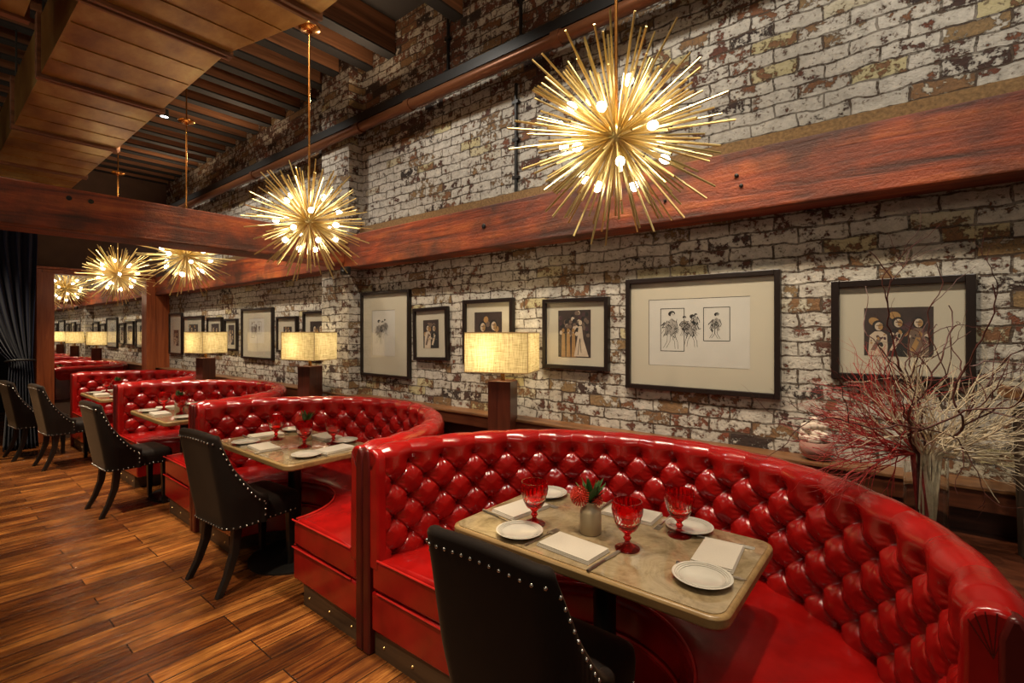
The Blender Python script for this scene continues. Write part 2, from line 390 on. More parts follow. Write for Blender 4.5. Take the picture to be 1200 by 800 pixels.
def flange(x, a, b):
    m = MB()
    for dx in (-.032,.012):
        m.box((x+dx,a-.02,-.022),(x+dx+.020,b+.02,.38))
    m.box((x-.012,a-.01,-.010),(x+.012,b+.01,.37))
    m.build('duct_flange', M['joist'], D, smooth=False, bevel=.003)
jx = [-9.0,-7.83,-6.64,-5.42,-4.22,-3.06]
for a, b in zip(jx[:-1], jx[1:]): duct_sec(a+.035,b-.035,.522,1.158,.522,1.158)
duct_sec(-3.025,-2.38,.522,1.165,.522,1.31,2); duct_sec(-2.31,-1.2,.522,1.31,.522,1.31,3)
for x in jx[1:-1]: flange(x,.522,1.158)
flange(-3.06,.522,1.165); flange(-2.345,.522,1.31)
D2 = empty('branch_duct', (0,0,3.2)); tag(D2, 'short bronze branch duct at the top left corner of the ceiling', 'duct')
MB().box((-3.75,-.55,0),(-2.4,.40,.34)).build('duct_section', M['duct'], D2, smooth=False, bevel=.006)
MB().box((-3.77,-.57,-.015),(-3.72,.42,.355)).build('duct_flange', M['joist'], D2, smooth=False)
MB().box((-3.30,-.56,-.006),(-3.285,.41,.0)).build('duct_seam', M['joist'], D2, smooth=False)

for x, y in ((-3.5,-.3),(-3.5,.2),(-2.6,-.3),(-2.6,.2)): MB().tube([(x,y,.33),(x,y,.632)], .008, 6).build('hanger_rod', M['black'], D2)
for x in jx[1:]:
    for y in (.53,1.15): MB().tube([(x+.06,y,.35),(x+.06,y,.731)], .007, 6).build('hanger_rod', M['black'], D)

# end wall: mirror in its frame, posts
F = empty('wall_mirror', (ENDX,1.26,.0)); tag(F, 'large mirror in a red oak frame on the end wall', 'mirror')
def mp(name, a, b, mat, bevel=.004):
    m = MB().box((a[0]-ENDX,a[1]-1.26,a[2]),(b[0]-ENDX,b[1]-1.26,b[2])); return m.build(name, mat, F, smooth=False, bevel=bevel)
mp('mirror_glass', (-9.19,1.25,.55), (-9.175,2.31,2.29), M['mirror'], 0)
mp('frame_post', (-9.198,1.085,.0), (-9.05,1.262,2.29), M['post'])
mp('frame_post', (-9.198,2.30,.76), (-9.05,2.415,2.29), M['post'])
mp('frame_rail', (-9.198,1.085,2.29), (-9.07,2.415,2.34), M['post']); mp('frame_crown', (-9.198,1.05,2.34), (-9.03,2.415,2.375), M['post'])
struct(MB().box((-9.198,2.416,.936),(-9.05,2.598,2.05)).build('trim_5', M['post'], smooth=False))

# curtain with tie-back
K = empty('navy_curtain', (-8.72,.95,0)); tag(K, 'dark navy velvet curtain tied back at the far left doorway', 'curtain')
rows = []
for i in range(41):
    z = 2.85*i/40
    if z > 1.12: s = min(1,(z-1.12)/1.5); L = .80-.62*s**.7-.1*0; L = .80-.75*s**.8; Rr = 1.00+.05*s
    else: s = (1.12-z)/1.12; L = .80-.06*s; Rr = 1.00+.06*s
    row = []
    for j in range(90):
        f = j/89; y = L+(Rr-L)*f; amp = .030+.02*min(1,abs(z-1.12))
        row.append((amp*sin(f*2*pi*9+.6*sin(z*1.3)), y-.95, z+.012))
    rows.append(row)
m = MB(); m.grid(rows); o = m.build('drape', M['curtain'], K); s_ = o.modifiers.new('solid','SOLIDIFY'); s_.thickness = .008
m = MB(); m.tube([(.075*cos(a)*1.0, -.05+.135*sin(a), 1.12+.02*cos(a)) for a in [2*pi*i/24 for i in range(25)]], .014, 8); m.build('tie_back', M['black'], K)

# small spotlight on the ceiling
S = empty('ceiling_spotlight', (-5.72,1.60,3.62)); tag(S, 'small lit spotlight hanging from the dark ceiling joists', 'spotlight')
MB().tube([(0,0,.04),(0,0,.208)], .010, 8).build('stem', M['black'], S)
MB().lathe([(.0,.07),(.035,.07),(.04,.0),(.034,-.002),(.034,.02),(.0,.02)], 20).build('can', M['black'], S)
MB().lathe([(0,.006),(.033,.006),(.033,.012),(0,.012)], 20).build('lens', M['spotlens'], S)

# ------------------------------------------------------------------ banquettes
def prof_pts():
    """inner face and roll: list of (r, z, v) with v = arc length from seat"""
    raw = [(.986,.43),(.988,.56),(.991,.70),(.994,.84)]
    for i in range(1, 15):
        a = R(172) - R(190)*i/14; raw.append((1.036+.042*cos(a), .900+.042*sin(a)))
    raw += [(1.076,.84),(1.074,.72)]
    dense = []
    for (a, b), (c, d) in zip(raw[:-1], raw[1:]):
        L = math.hypot(c-a, d-b); k = max(1, int(L/.0048))
        for i in range(k): dense.append((a+(c-a)*i/k, b+(d-b)*i/k))
    dense.append(raw[-1]); out = []; v = 0
    for i, p in enumerate(dense):
        if i: v += math.hypot(p[0]-dense[i-1][0], p[1]-dense[i-1][1])
        out.append((p[0], p[1], v))
    return out
def tufted():
    pts = prof_pts(); ND = 18; NS = ND*32; dv = .166; vtop = .435
    m = MB(); rows = []; vend = pts[-1][2]
    for i, (r, z, v) in enumerate(pts):
        a = pts[max(0,i-1)]; b = pts[min(len(pts)-1,i+1)]
        tr, tz = b[0]-a[0], b[1]-a[1]; L = math.hypot(tr, tz) or 1; nr, nz = -tz/L, tr/L   # inward normal
        row = []
        for j in range(NS+1):
            u = ND*j/NS; ph = pi*u/ND
            w = (v-vtop)/dv
            cr = 0
            if w <= 0:
                sa = abs(sin(pi*(u+w)))*abs(sin(pi*(u-w)))
                best = 9
                for (uu, ww) in ((round(u), round(w)), (math.floor(u)+.5, math.floor(w)+.5)):
                    d_ = math.hypot(u-uu, w-ww)
                    if d_ < best: best = d_; th_ = math.atan2(w-ww, u-uu)
                hh = .010*sa**.28 + .004*sa - .050*math.exp(-best/.165) - .0055*math.exp(-(min(abs(sin(pi*(u+w))),abs(sin(pi*(u-w))))/.10)**2) + .0018*cos(th_*10+1.0)*math.exp(-((best-.16)/.11)**2)
            else:
                sa = sin(pi*u)**2; fade = max(0, 1-w/.75)
                seam = sa**.34
                hh = (.010*sa**.28+.004*sa)*fade + (.012+.003*seam)*(1-fade)
                hh -= .050*math.exp(-math.hypot(u-round(u), w*.9)/.165)
            hh += .012
            endf = min(1, min(u, ND-u)/.35); hh = hh*endf**.5
            if v > vend-.14: hh *= max(0, (vend-v)/.14)
            rr = r + nr*hh; zz = z + nz*hh
            row.append((rr*cos(ph), rr*sin(ph), zz))
        rows.append(row)
    m.grid(rows)
    return m
def arc_solid(r0, r1, z0, z1, a0=0, a1=pi, n=72, prof=None):
    """ring sector swept from a closed (r,z) profile"""
    prof = prof or [(r0,z0),(r1,z0),(r1,z1),(r0,z1)]
    m = MB(); rows = []
    for i in range(n+1):
        a = a0+(a1-a0)*i/n; rows.append([(r*cos(a), r*sin(a), z) for r, z in prof])
    b = m.grid(rows, True); k = len(prof)
    m.face(*[b+j for j in range(k)]); m.face(*[b+n*k+k-1-j for j in range(k)]); return m
def make_banquette():
    B = empty('banquette', (CX[0],CY,0))
    tufted().build('tufted_backrest', M['red'], B)
    arc_solid(1.0,1.08,.06,.80, a0=.012, a1=pi-.012, prof=[(1.04,.06),(1.084,.06),(1.084,.84),(1.04,.88)]).build('back_shell', M['maroon'], B)
    # seat cushion with soft crown
    pr = [(.40,.305),(1.03,.305),(1.03,.44),(.86,.462),(.62,.468),(.48,.462),(.43,.452),(.408,.435),(.40,.41)]
    arc_solid(0,0,0,0, prof=pr, a0=-.02, a1=pi+.02).build('seat_cushion', M['red'], B, bevel=.022, bseg=3)
    pr = [(.395,.115),(1.035,.115),(1.035,.298),(.395,.298)]
    arc_solid(0,0,0,0, prof=pr, a0=-.018, a1=pi+.018).build('seat_base', M['red'], B, bevel=.012)
    arc_solid(.50,1.03,0,.115, a0=.0, a1=pi).build('plinth', M['plinth'], B)
    for z, rr in ((.302,.397),(.452,.418)):
        m = MB(); m.tube([(rr*cos(a), rr*sin(a), z) for a in [pi*i/60 for i in range(61)]], .0055, 6); m.build('piping', M['piping'], B)
    for s in (0, 1):
        a = -.014 if s == 0 else pi+.014; sg = 1 if s == 0 else -1
        yy = -.018
        for z in (.302,.452):
            m = MB(); m.tube([(sg*.41,yy-.002,z),(sg*.985,yy-.004,z)], .0045, 6); m.build('piping', M['piping'], B)
        # end panel following the back profile
        pl = [(1.036,0.0),(1.036,.90),(1.050,.948),(1.070,.948),(1.088,.915),(1.088,0.0)]
        m = MB(); m.prism(pl, -.030, .012, fn=lambda r_, z_, y_: (sg*r_, y_, z_))
        m.build('end_panel', M['maroon'], B, bevel=.010, bseg=3)
        pl = [(.976,.40),(.977,.52),(.979,.64),(.981,.76),(.983,.84)]
        for i in range(0, 11):
            t_ = R(172)-R(172)*i/10; pl.append((1.034+.053*cos(t_), .900+.053*sin(t_)))
        pl += [(1.06,.86),(1.06,.40)]
        m = MB(); m.prism(pl, -.022, .030, fn=lambda r_, z_, y_: (sg*r_, y_, z_))
        m.build('arm_front', M['red'], B, bevel=.012, bseg=3)
        for k in range(5):
            t_ = R(155)-R(22)*k
            m = MB(); m.tube([(sg*1.03,-.0228,.855),(sg*(1.034+.046*cos(t_)),-.0222,.900+.046*sin(t_))], [.0007,.0012], 5); m.build('pleat_seam', M['maroon'], B)
        for k in range(3):
            m = MB(); m.lathe([(0,0),(.007,0),(.005,.004),(0,.005)], 8); q = m.build('plinth_stud', M['brass'], B)
            q.rotation_euler = (R(90),0,0); q.location = (sg*(.56+.20*k), -.0005, .055)
    return B
b0 = make_banquette()
bl = ['red tufted leather banquette nearest the viewer, curving around the closest table',
      'red tufted leather banquette second from the viewer, just past the dark divider',
      'red tufted leather banquette third from the viewer',
      'red tufted leather banquette farthest away, right in front of the mirror']
for i, cx in enumerate(CX):
    o = b0 if i == 0 else copy_tree(b0); o.location = (cx, CY, 0)
    tag(o, bl[i], 'booth', 'curved red leather booths')

# ------------------------------------------------------------------ tables
def rrect(hx, hy, r, n=6):
    out = []
    for (sx, sy, a0) in ((1,1,0),(-1,1,90),(-1,-1,180),(1,-1,270)):
        for i in range(n+1):
            a = R(a0+90*i/n); out.append((sx*(hx-r)+r*cos(a), sy*(hy-r)+r*sin(a)))
    return out
def make_table():
    T = empty('dining_table', (TX[0],TY,0))
    MB().prism(rrect(.513,.308,.055), .712, .748).build('edge_band', M['edge'], T, bevel=.008)
    MB().prism(rrect(.498,.293,.045), .735, .7505).build('tabletop', M['marble'], T, smooth=False)
    MB().tube([(0,0,.03),(0,0,.70)], .042, 20).build('pedestal', M['black'], T)
    MB().box((-.16,-.16,.695),(.16,.16,.712)).build('mounting_plate', M['black'], T, smooth=False)
    MB().lathe([(0,0),(.28,0),(.28,.012),(.24,.022),(.08,.034),(.055,.06),(.045,.09),(0,.09)], 40).build('foot_disc', M['black'], T)
    return T
t0 = make_table()
tl = ['marble topped pedestal table in the nearest red booth', 'marble topped pedestal table in the second red booth', 'marble topped pedestal table in the third red booth', 'marble topped pedestal table in the farthest red booth']
for i, x in enumerate(TX):
    o = t0 if i == 0 else copy_tree(t0); o.location = (x,TY,0); tag(o, tl[i], 'table', 'booth tables')
TOP = .7505

# ------------------------------------------------------------------ table settings
def make_plate():
    P = empty('bread_plate', (0,0,0))
    MB().lathe([(0,.003),(.045,.003),(.05,0),(.054,.001),(.058,.006),(.084,.0165),(.0865,.0175),(.087,.019),(.083,.0195),(.060,.011),(.053,.0075),(.0,.007)], 48).build('dish', M['china'], P)
    for r in (.066,.072,.078):
        z = .0130+(r-.062)*.36
        m = MB(); m.tube([(r*cos(a), r*sin(a), z) for a in [2*pi*i/40 for i in range(41)]], .0011, 5, False); m.build('rim_ridge', M['china'], P)
    return P
def make_napkin():
    N = empty('folded_napkin', (0,0,0))
    m = MB()
    for k in range(3):
        e_ = .003*k; m.box((-.108+e_,-.066+e_*.4,.0005+k*.0048),(.108-e_*.3,.066-e_*.6,.0048+k*.0048))
    m.build('cloth_fold', M['cloth'], N, bevel=.0022, bseg=3); return N
def make_fork():
    f_ = MB()
    f_.tube([(0,-.095,.0035),(0,-.03,.003),(0,.02,.0045),(0,.045,.004)], [.0045,.003,.0024,.0035], 6)
    f_.box((-.011,.042,.0022),(.011,.060,.0048))
    for k in range(4): f_.tube([(-.009+.006*k,.058,.0035),(-.009+.006*k,.080,.003),(-.008+.0053*k,.095,.004)], [.0019,.0018,.0011], 5)
    return f_.build('fork', M['steel'])
def make_knife():
    f_ = MB(); f_.tube([(0,-.10,.0045),(0,-.06,.005),(0,.0,.0045)], [.0048,.0055,.004], 6)
    f_.prism([(-.006,-.002),(.005,-.002),(.0075,.05),(.006,.09),(0,.108),(-.005,.09)], .003, .0055)
    return f_.build('knife', M['steel'])
def make_goblet():
    GB = empty('red_goblet', (0,0,0))
    def fn(r, z, a):
        if z < .083 or z > .152 or r < .03: return r
        k = (z-.083)/.0115; j = a/(2*pi)*22
        return r*(1+.045*abs(sin(pi*(j+k*.5)))*abs(sin(pi*(j-k*.5)))*2 -.012)
    outer = [(.016,.060),(.030,.068)] + [(.036+.016*sin(pi*.5*min(1,(i)/9)), .078+.0085*i) for i in range(10)] + [(.0515,.160),(.0505,.166)]
    inner = [(.0475,.166),(.0485,.158),(.048,.13),(.044,.10),(.036,.082),(.022,.074),(.0,.072)]
    MB().lathe([(0,.058)]+outer+inner, 66, fn=fn).build('bowl', M['redglass'], GB)
    MB().lathe([(0,0),(.042,0),(.0425,.004),(.036,.009),(.020,.015),(.010,.022),(.0075,.030),(.012,.034),(.014,.039),(.010,.044),(.009,.050),(.016,.0575),(0,.0575)], 32).build('stem_foot', M['redglass'], GB)
    return GB
def leaf(m, base, d, L, w, up=.3):
    d = Vector(d).normalized(); s = d.cross(Vector((0,0,1)));
    if s.length < .1: s = Vector((1,0,0))
    s.normalize(); base = Vector(base); rows = []
    for i in range(6):
        f = i/5; c = base + d*L*f + Vector((0,0,-.12*L*f*f)); ww = w*sin(pi*(.08+.90*f))
        rows.append([c - s*ww, c + d.cross(s)*(-.15*w), c + s*ww])
    m.grid(rows)
def make_bud():
    V = empty('bud_vase', (0,0,0)); rng = random.Random(4)
    MB().lathe([(0,0),(.036,0),(.0395,.004),(.0395,.078),(.036,.088),(.022,.097),(.0195,.104),(.021,.116),(.0175,.116),(.016,.10),(0,.09)], 32).build('vase_body', M['ceramic'], V)
    m = MB()
    for k in range(22):
        a = rng.uniform(-1.0, 4.0); e_ = rng.uniform(.65,1.4)
        leaf(m, (0,0,.112), (cos(a)*cos(e_)+.12, sin(a)*cos(e_), sin(e_)+.25), rng.uniform(.075,.115), rng.uniform(.010,.015))
    m.build('leaves', M['leaf'], V)
    # pincushion bloom: core with radiating styles
    m = MB(); c = Vector((-.034,-.018,.135)); m.ball(c, .021, 12, 8)
    for k in range(150):
        zc = 1-2*(k+.5)/150; rr = math.sqrt(1-zc*zc); a = k*2.39996; d = Vector((rr*cos(a), rr*sin(a), zc))
        m.tube([c+d*.018, c+d*.034, c+d*.038], [.0019,.0017,.0028], 4)
    m.build('bloom', M['bloom'], V)
    m = MB(); c = Vector((.026,.006,.125)); m.ball(c, .013, 10, 6)
    for k in range(50):
        zc = 1-2*(k+.5)/50; rr = math.sqrt(1-zc*zc); a = k*2.39996; d = Vector((rr*cos(a), rr*sin(a), zc))
        m.tube([c+d*.011, c+d*.022], [.0016,.0020], 4)
    m.build('bloom', M['bloom'], V)
    MB().tube([(0,0,.10),(-.015,-.008,.118),(-.034,-.018,.135)], .003, 6).build('flower_stem', M['leaf'], V)
    return V
protos = {}
def put(kind, maker, x, y, rz, label, cat, group, z=TOP):
    if kind not in protos: o = maker(); protos[kind] = o
    else: o = copy_tree(protos[kind])
    o.location = (x,y,z); o.rotation_euler = (0,0,rz); tag(o, label, cat, group); return o
tn = ['nearest table', 'second table', 'third table', 'farthest table']
# offsets are from the table centre; positions named by what stands beside them
PL = [(-.237,-.212,'front left corner'),(-.40,.205,'back left corner'),(.235,.225,'back right side'),(.397,-.130,'right end')]
NP = [(-.02,-.193,R(-4),'front long side'),(-.385,-.015,R(82),'left end'),(0.0,.225,R(3),'back long side'),(.385,.065,R(95),'right end')]
GO = [(-.252,-.10,'left'),(.126,-.073,'middle'),(.225,.150,'right')]
for i, tx in enumerate(TX):
    for dx, dy, nm in PL: put('plate', make_plate, tx+dx, TY+dy, 0, 'white bread plate at the %s of the %s' % (nm, tn[i]), 'plate', 'bread plates')
    for k, (dx, dy, rz, nm) in enumerate(NP):
        put('napkin', make_napkin, tx+dx, TY+dy, rz, 'folded cream napkin at the %s of the %s' % (nm, tn[i]), 'napkin', 'folded napkins')
        if i < 2:
            c, s = cos(rz), sin(rz)
            flip = 1 if k in (0,) else -1
            fx, kx = -.135*flip, .130*flip; ra = rz + (0 if flip > 0 else pi)
            if k in (1,3): fx, kx = -.125*flip, .123*flip
            if k == 3: fx, kx = .124, -.128
            for kind, mk, off in (('fork', make_fork, fx), ('knife', make_knife, kx)):
                X = tx+dx+off*c; Y = TY+dy+off*s
                put(kind, mk, X, Y, ra, 'steel %s beside the napkin at the %s of the %s' % (kind, nm, tn[i]), kind, 'steel %s settings' % kind)
    for k, (dx, dy, nm) in enumerate(GO):
        if i == 1 and k == 1: dx, dy = .166, -.02
        if i == 1 and k == 0: dx, dy = -.20, -.03
        put('goblet', make_goblet, tx+dx, TY+dy, .3*k, 'red pressed glass goblet, %s one of three on the %s' % ({'left':'leftmost','middle':'front','right':'rightmost'}[nm], tn[i]), 'goblet', 'red goblets')
    put('bud', make_bud, tx-.04, TY-.035+(.135 if i == 1 else 0), 0, 'oatmeal bud vase with red bloom and leaves on the %s' % tn[i], 'vase', 'bud vases')

# ------------------------------------------------------------------ chairs
def make_chair():
    C = empty('dining_chair', (0,0,0))
    hw, yf, yr, rc = .252, -.02, -.245, .085
    path = []   # (x,y,nx,ny,s) outer path from left arm front round the back ; s side fraction (0 back .. 1 arm front)
    nS, nA, nB = 14, 12, 14
    for i in range(nS): f = 1-i/nS; path.append((-hw, yr+rc+(yf-yr-rc)*f, -1, 0, f))
    for i in range(nA+1): a = pi+pi/2*i/nA; path.append((-hw+rc+rc*cos(a), yr+rc+rc*sin(a), cos(a), sin(a), 0))
    for i in range(1, nB): path.append((-hw+rc+(2*hw-2*rc)*i/nB, yr, 0, -1, 0))
    for i in range(nA+1): a = 1.5*pi+pi/2*i/nA; path.append((hw-rc+rc*cos(a), yr+rc+rc*sin(a), cos(a), sin(a), 0))
    for i in range(1, nS+1): f = i/nS; path.append((hw, yr+rc+(yf-yr-rc)*f, 1, 0, f))
    # cumulative side parameter including the corner
    cum = [0]
    for a, b in zip(path[:-1], path[1:]): cum.append(cum[-1]+math.hypot(b[0]-a[0], b[1]-a[1]))
    Lt = cum[-1]; back_half = (2*hw-2*rc)/2+rc*.9
    def topz(d):
        q = abs(d-Lt/2)-back_half; Q = Lt/2-back_half
        if q <= 0: return .915+.012*(1-(abs(d-Lt/2)/back_half)**2)
        f = q/Q; return .53+.385*((1-f)**2.0)
    ZB = .365; T = .05
    def pt(i, z, off):
        x, y, nx, ny, s = path[i]; zt = (z-.40)
        w = 1-s; back = 1.0 if s == 0 else (1-s)
        yy = y + ny*off - max(0, zt)*.17*(back**1.2); xx = x + nx*off
        if z < .5: yy += 0
        # taper towards the foot of the shell
        k = 1-.10*max(0, (.55-z)/.2)*(1 if s < .8 else .6)
        return (xx*k, yy if yy > 0 else yy*(1-.0), z)
    m = MB(); rows = []; n = len(path)
    NV = 12
    for i in range(n):
        tz = topz(cum[i]); col = []
        for k in range(NV+1): col.append(pt(i, ZB+(tz-.02-ZB)*k/NV, 0))
        for k in range(1, 6):
            a = pi*k/6; col.append(pt(i, tz-.02+.022*sin(a), -T/2+T/2*cos(a)))
        for k in range(NV+1): col.append(pt(i, tz-.02-(tz-.02-ZB)*k/NV, -T))
        rows.append(col)
    b = m.grid(rows, True); kk = len(rows[0])
    m.face(*[b+j for j in range(kk)]); m.face(*[b+(n-1)*kk+kk-1-j for j in range(kk)])
    m.build('back_shell', M['chair'], C)
    # seat cushion
    rows = []
    for (e_, z) in ((.0,.368),(.004,.40),(.006,.44),(.0,.468),(-.025,.483),(-.09,.490),(-.2,.492)):
        rows.append([(x*(1+e_*3) if e_ > -.1 else x*.3, y*(1+e_*3)+.005 if e_ > -.1 else y*.3+.005, z) for x, y in rrect(.214,.215,.05,5)])
    m = MB(); b = m.grid(rows, True); k = len(rows[0]); m.face(*[b+(len(rows)-1)*k+j for j in range(k)]); m.face(*[b+k-1-j for j in range(k)])
    m.build('seat', M['chair'], C)
    # legs
    for sx in (-1, 1):
        m = MB(); M4 = []
        for (z, x, y, w) in ((.40,.175,-.165,.024),(.22,.178,-.185,.022),(.10,.183,-.225,.019),(.0,.19,-.275,.017)):
            M4.append([(sx*x+a*w, y+b_*w, z) for a, b_ in ((-1,-1),(1,-1),(1,1),(-1,1))])
        b = m.grid(M4, True); m.face(b+3,b+2,b+1,b); m.face(b+12,b+13,b+14,b+15); m.build('leg', M['blackwood'], C, smooth=False, bevel=.004)
        m = MB(); M4 = []
        for (z, w) in ((.39,.024),(.0,.015)): M4.append([(sx*.17+a*w, .165+b_*w, z) for a, b_ in ((-1,-1),(1,-1),(1,1),(-1,1))])
        b = m.grid(M4, True); m.face(b+3,b+2,b+1,b); m.face(b+4,b+5,b+6,b+7); m.build('leg', M['blackwood'], C, smooth=False, bevel=.004)
    # nailhead trim lines
    def at(d, z, off=.003):
        for i in range(n-1):
            if cum[i+1] >= d:
                f = (d-cum[i])/(cum[i+1]-cum[i]); a = Vector(pt(i, z, off)); c = Vector(pt(i+1, z, off)); return a.lerp(c, f)
        return Vector(pt(n-1, z, off))
    spots = []; d = .02
    while d < Lt-.015:
        spots.append(at(d, topz(d)-.042))
        z1, z2 = topz(d), topz(min(Lt, d+.01)); sl = math.hypot(1, (z2-z1)/.01); d += .034/sl
    for k in range(int(Lt/.034)): spots.append(at(.012+k*.034, ZB+.012))
    for sx in (-1, 1):
        for k in range(6): spots.append(Vector((sx*.216, .01+.032*k, ZB+.014)))
        for k in range(1, 4): spots.append(at(.016 if sx < 0 else Lt-.016, ZB+.012+.034*k))
    nail = None
    for p in spots[:100]:
        if nail is None: nail = MB().ball((0,0,0), .0060, 8, 5).build('nail', M['nail'], C); q = nail
        else: q = nail.copy(); COL.objects.link(q)
        q.location = p
    return C
c0 = make_chair()
CH = [(-.90,1.29,0,'dark nailhead dining chair drawn up to the nearest table, back to the viewer'),
      (-3.22,1.36,R(4),'dark nailhead dining chair drawn up to the second table'),
      (-5.22,1.24,R(3),'dark nailhead dining chair drawn up to the third table'),
      (-7.42,1.18,R(4),'dark nailhead dining chair drawn up to the farthest table'),
      (-8.22,1.02,R(6),'dark nailhead dining chair standing alone against the mirror post')]
for i, (x, y, rz, lab) in enumerate(CH):
    o = c0 if i == 0 else copy_tree(c0); o.location = (x,y,0); o.rotation_euler = (0,0,rz); tag(o, lab, 'chair', 'nailhead chairs along the aisle')

# ------------------------------------------------------------------ chandeliers
HZ = 2.215
def make_chandelier():
    H = empty('sputnik_chandelier', (0,0,HZ)); rng = random.Random(11)
    MB().ball((0,0,0), .045, 16, 10).build('hub', M['brass'], H)
    MB().tube([(0,0,.03),(0,0,1.60)], .0065, 8).build('rod', M['copper'], H)
    MB().lathe([(0,0),(.02,-.02),(.065,-.006),(.068,.0),(.068,.008),(0,.012)], 28, c=(0,0,1.25)).build('canopy', M['copper'], H)
    var = []
    for L in (.30,.345,.40):
        m = MB(); m.tube([(0,0,.03),(0,0,L*.6),(0,0,L)], [.0026,.0046,.0038], 6); var.append(m)
    N = 185; dirs = []
    for k in range(N):
        zc = 1-2*(k+.5)/N; rr = math.sqrt(1-zc*zc); a = k*2.39996+rng.uniform(-.10,.10)
        d = Vector((rr*cos(a), rr*sin(a), zc+rng.uniform(-.05,.05))).normalized(); dirs.append(d)
    dirs = [d for d in dirs if d.z < .985]
    # the hundred turned most to the room are rods of their own, the rest one bundle
    dirs.sort(key=lambda d: d.dot(Vector((.55,-.83,-.1))), reverse=True)
    base = []
    for k, d in enumerate(dirs[:100]):
        if k < 3: o = var[k].build('spike', M['brass'], H); base.append(o)
        else: o = base[k % 3].copy(); COL.objects.link(o)
        o.rotation_mode = 'QUATERNION'; o.rotation_quaternion = Vector((0,0,1)).rotation_difference(d)
    m = MB()
    for d in dirs[100:]:
        L = rng.choice((.30,.345,.40)); m.tube([d*.03, d*L*.6, d*L], [.0026,.0046,.0038], 6)
    tag(m.build('spike_bundle', M['brass'], H), kind='stuff')
    NB = 18
    for k in range(NB):
        zc = 1-2*(k+.5)/NB; rr = math.sqrt(1-zc*zc); a = k*2.39996+.7; d = Vector((rr*cos(a), rr*sin(a), zc*.96)).normalized()
        if abs(d.z) > .93 and d.z > 0: continue
        q = Vector((0,0,1)).rotation_difference(d)
        o = MB().tube([(0,0,.03),(0,0,.165)], .0045, 6).tube([(0,0,.150),(0,0,.178)], .0105, 8).build('bulb_arm', M['brass'], H)
        o.rotation_mode = 'QUATERNION'; o.rotation_quaternion = q
        b_ = MB(); b_.ball((0,0,.195), .0155, 12, 8, (1,1,1.35)); bo = b_.build('bulb', M['bulb'], o)
    return H
h0 = make_chandelier()
HX = [-.836,-3.02,-5.24,-7.60]; HY = 1.64
hl = ['brass starburst chandelier nearest the viewer, hanging over the closest table', 'brass starburst chandelier over the second table, in front of the crossing beam',
      'brass starburst chandelier over the third table, just behind the crossing beam', 'brass starburst chandelier farthest away, closest to the mirror']
for i, x in enumerate(HX):
    o = h0 if i == 0 else copy_tree(h0); o.location = (x,HY,HZ-.005*i); o.rotation_euler = (0,0,.9*i); tag(o, hl[i], 'chandelier', 'brass starburst chandeliers')

# ------------------------------------------------------------------ table lamps on the shelf
def make_lamp():
    L = empty('table_lamp', (0,0,.74))
    MB().box((-.075,-.075,.0),(.075,.075,.445)).build('lamp_base', M['lampwood'], L, smooth=False, bevel=.004)
    MB().tube([(0,0,.445),(0,0,.475),(0,0,.62)], [.016,.014,.008], 10).build('socket', M['copper'], L)
    w, d, z0, z1 = .206, .14, .505, .750
    m = MB()
    for (a, b_) in (((-w,-d),(w,-d)),((w,-d),(w,d)),((w,d),(-w,d)),((-w,d),(-w,-d))):
        m.poly([(a[0],a[1],z0),(b_[0],b_[1],z0),(b_[0],b_[1],z1),(a[0],a[1],z1)])
    sh = m.build('lamp_shade', M['linen'], L, smooth=False)
    m = MB()
    for z in (z0, z1):
        for (a, b_) in (((-w,-d),(w,-d)),((w,-d),(w,d)),((w,d),(-w,d)),((-w,d),(-w,-d))): m.tube([(a[0],a[1],z),(b_[0],b_[1],z)], .0035, 5)
    for a in ((-w,-d),(w,-d),(w,d),(-w,d)): m.tube([(a[0],a[1],z0),(a[0],a[1],z1)], .0022, 5)
    m.build('shade_wire', M['edge'], sh)
    m = MB(); m.tube([(-w,0,z0+.06),(w,0,z0+.06)], .003, 5); m.tube([(0,-d,z0+.06),(0,d,z0+.06)], .003, 5); m.build('shade_spider', M['copper'], sh)
    MB().ball((-.03,-.04,.63), .03, 14, 10).build('lamp_bulb', m_emit('warm_bulb', (1,.78,.42), 22), L)
    return L
l0 = make_lamp()
LP = [(-2.02,2.40,R(21)),(-4.22,2.30,R(13)),(-6.50,2.235,R(8))]
ll = ['linen shaded table lamp nearest the viewer, on the ledge behind the first booth', 'linen shaded table lamp in front of the brick pier', 'linen shaded table lamp farthest away on the ledge']
for i, (x, y, rz) in enumerate(LP):
    o = l0 if i == 0 else copy_tree(l0); o.location = (x,y,.7405); o.rotation_euler = (0,0,rz); tag(o, ll[i], 'lamp', 'linen shaded table lamps')

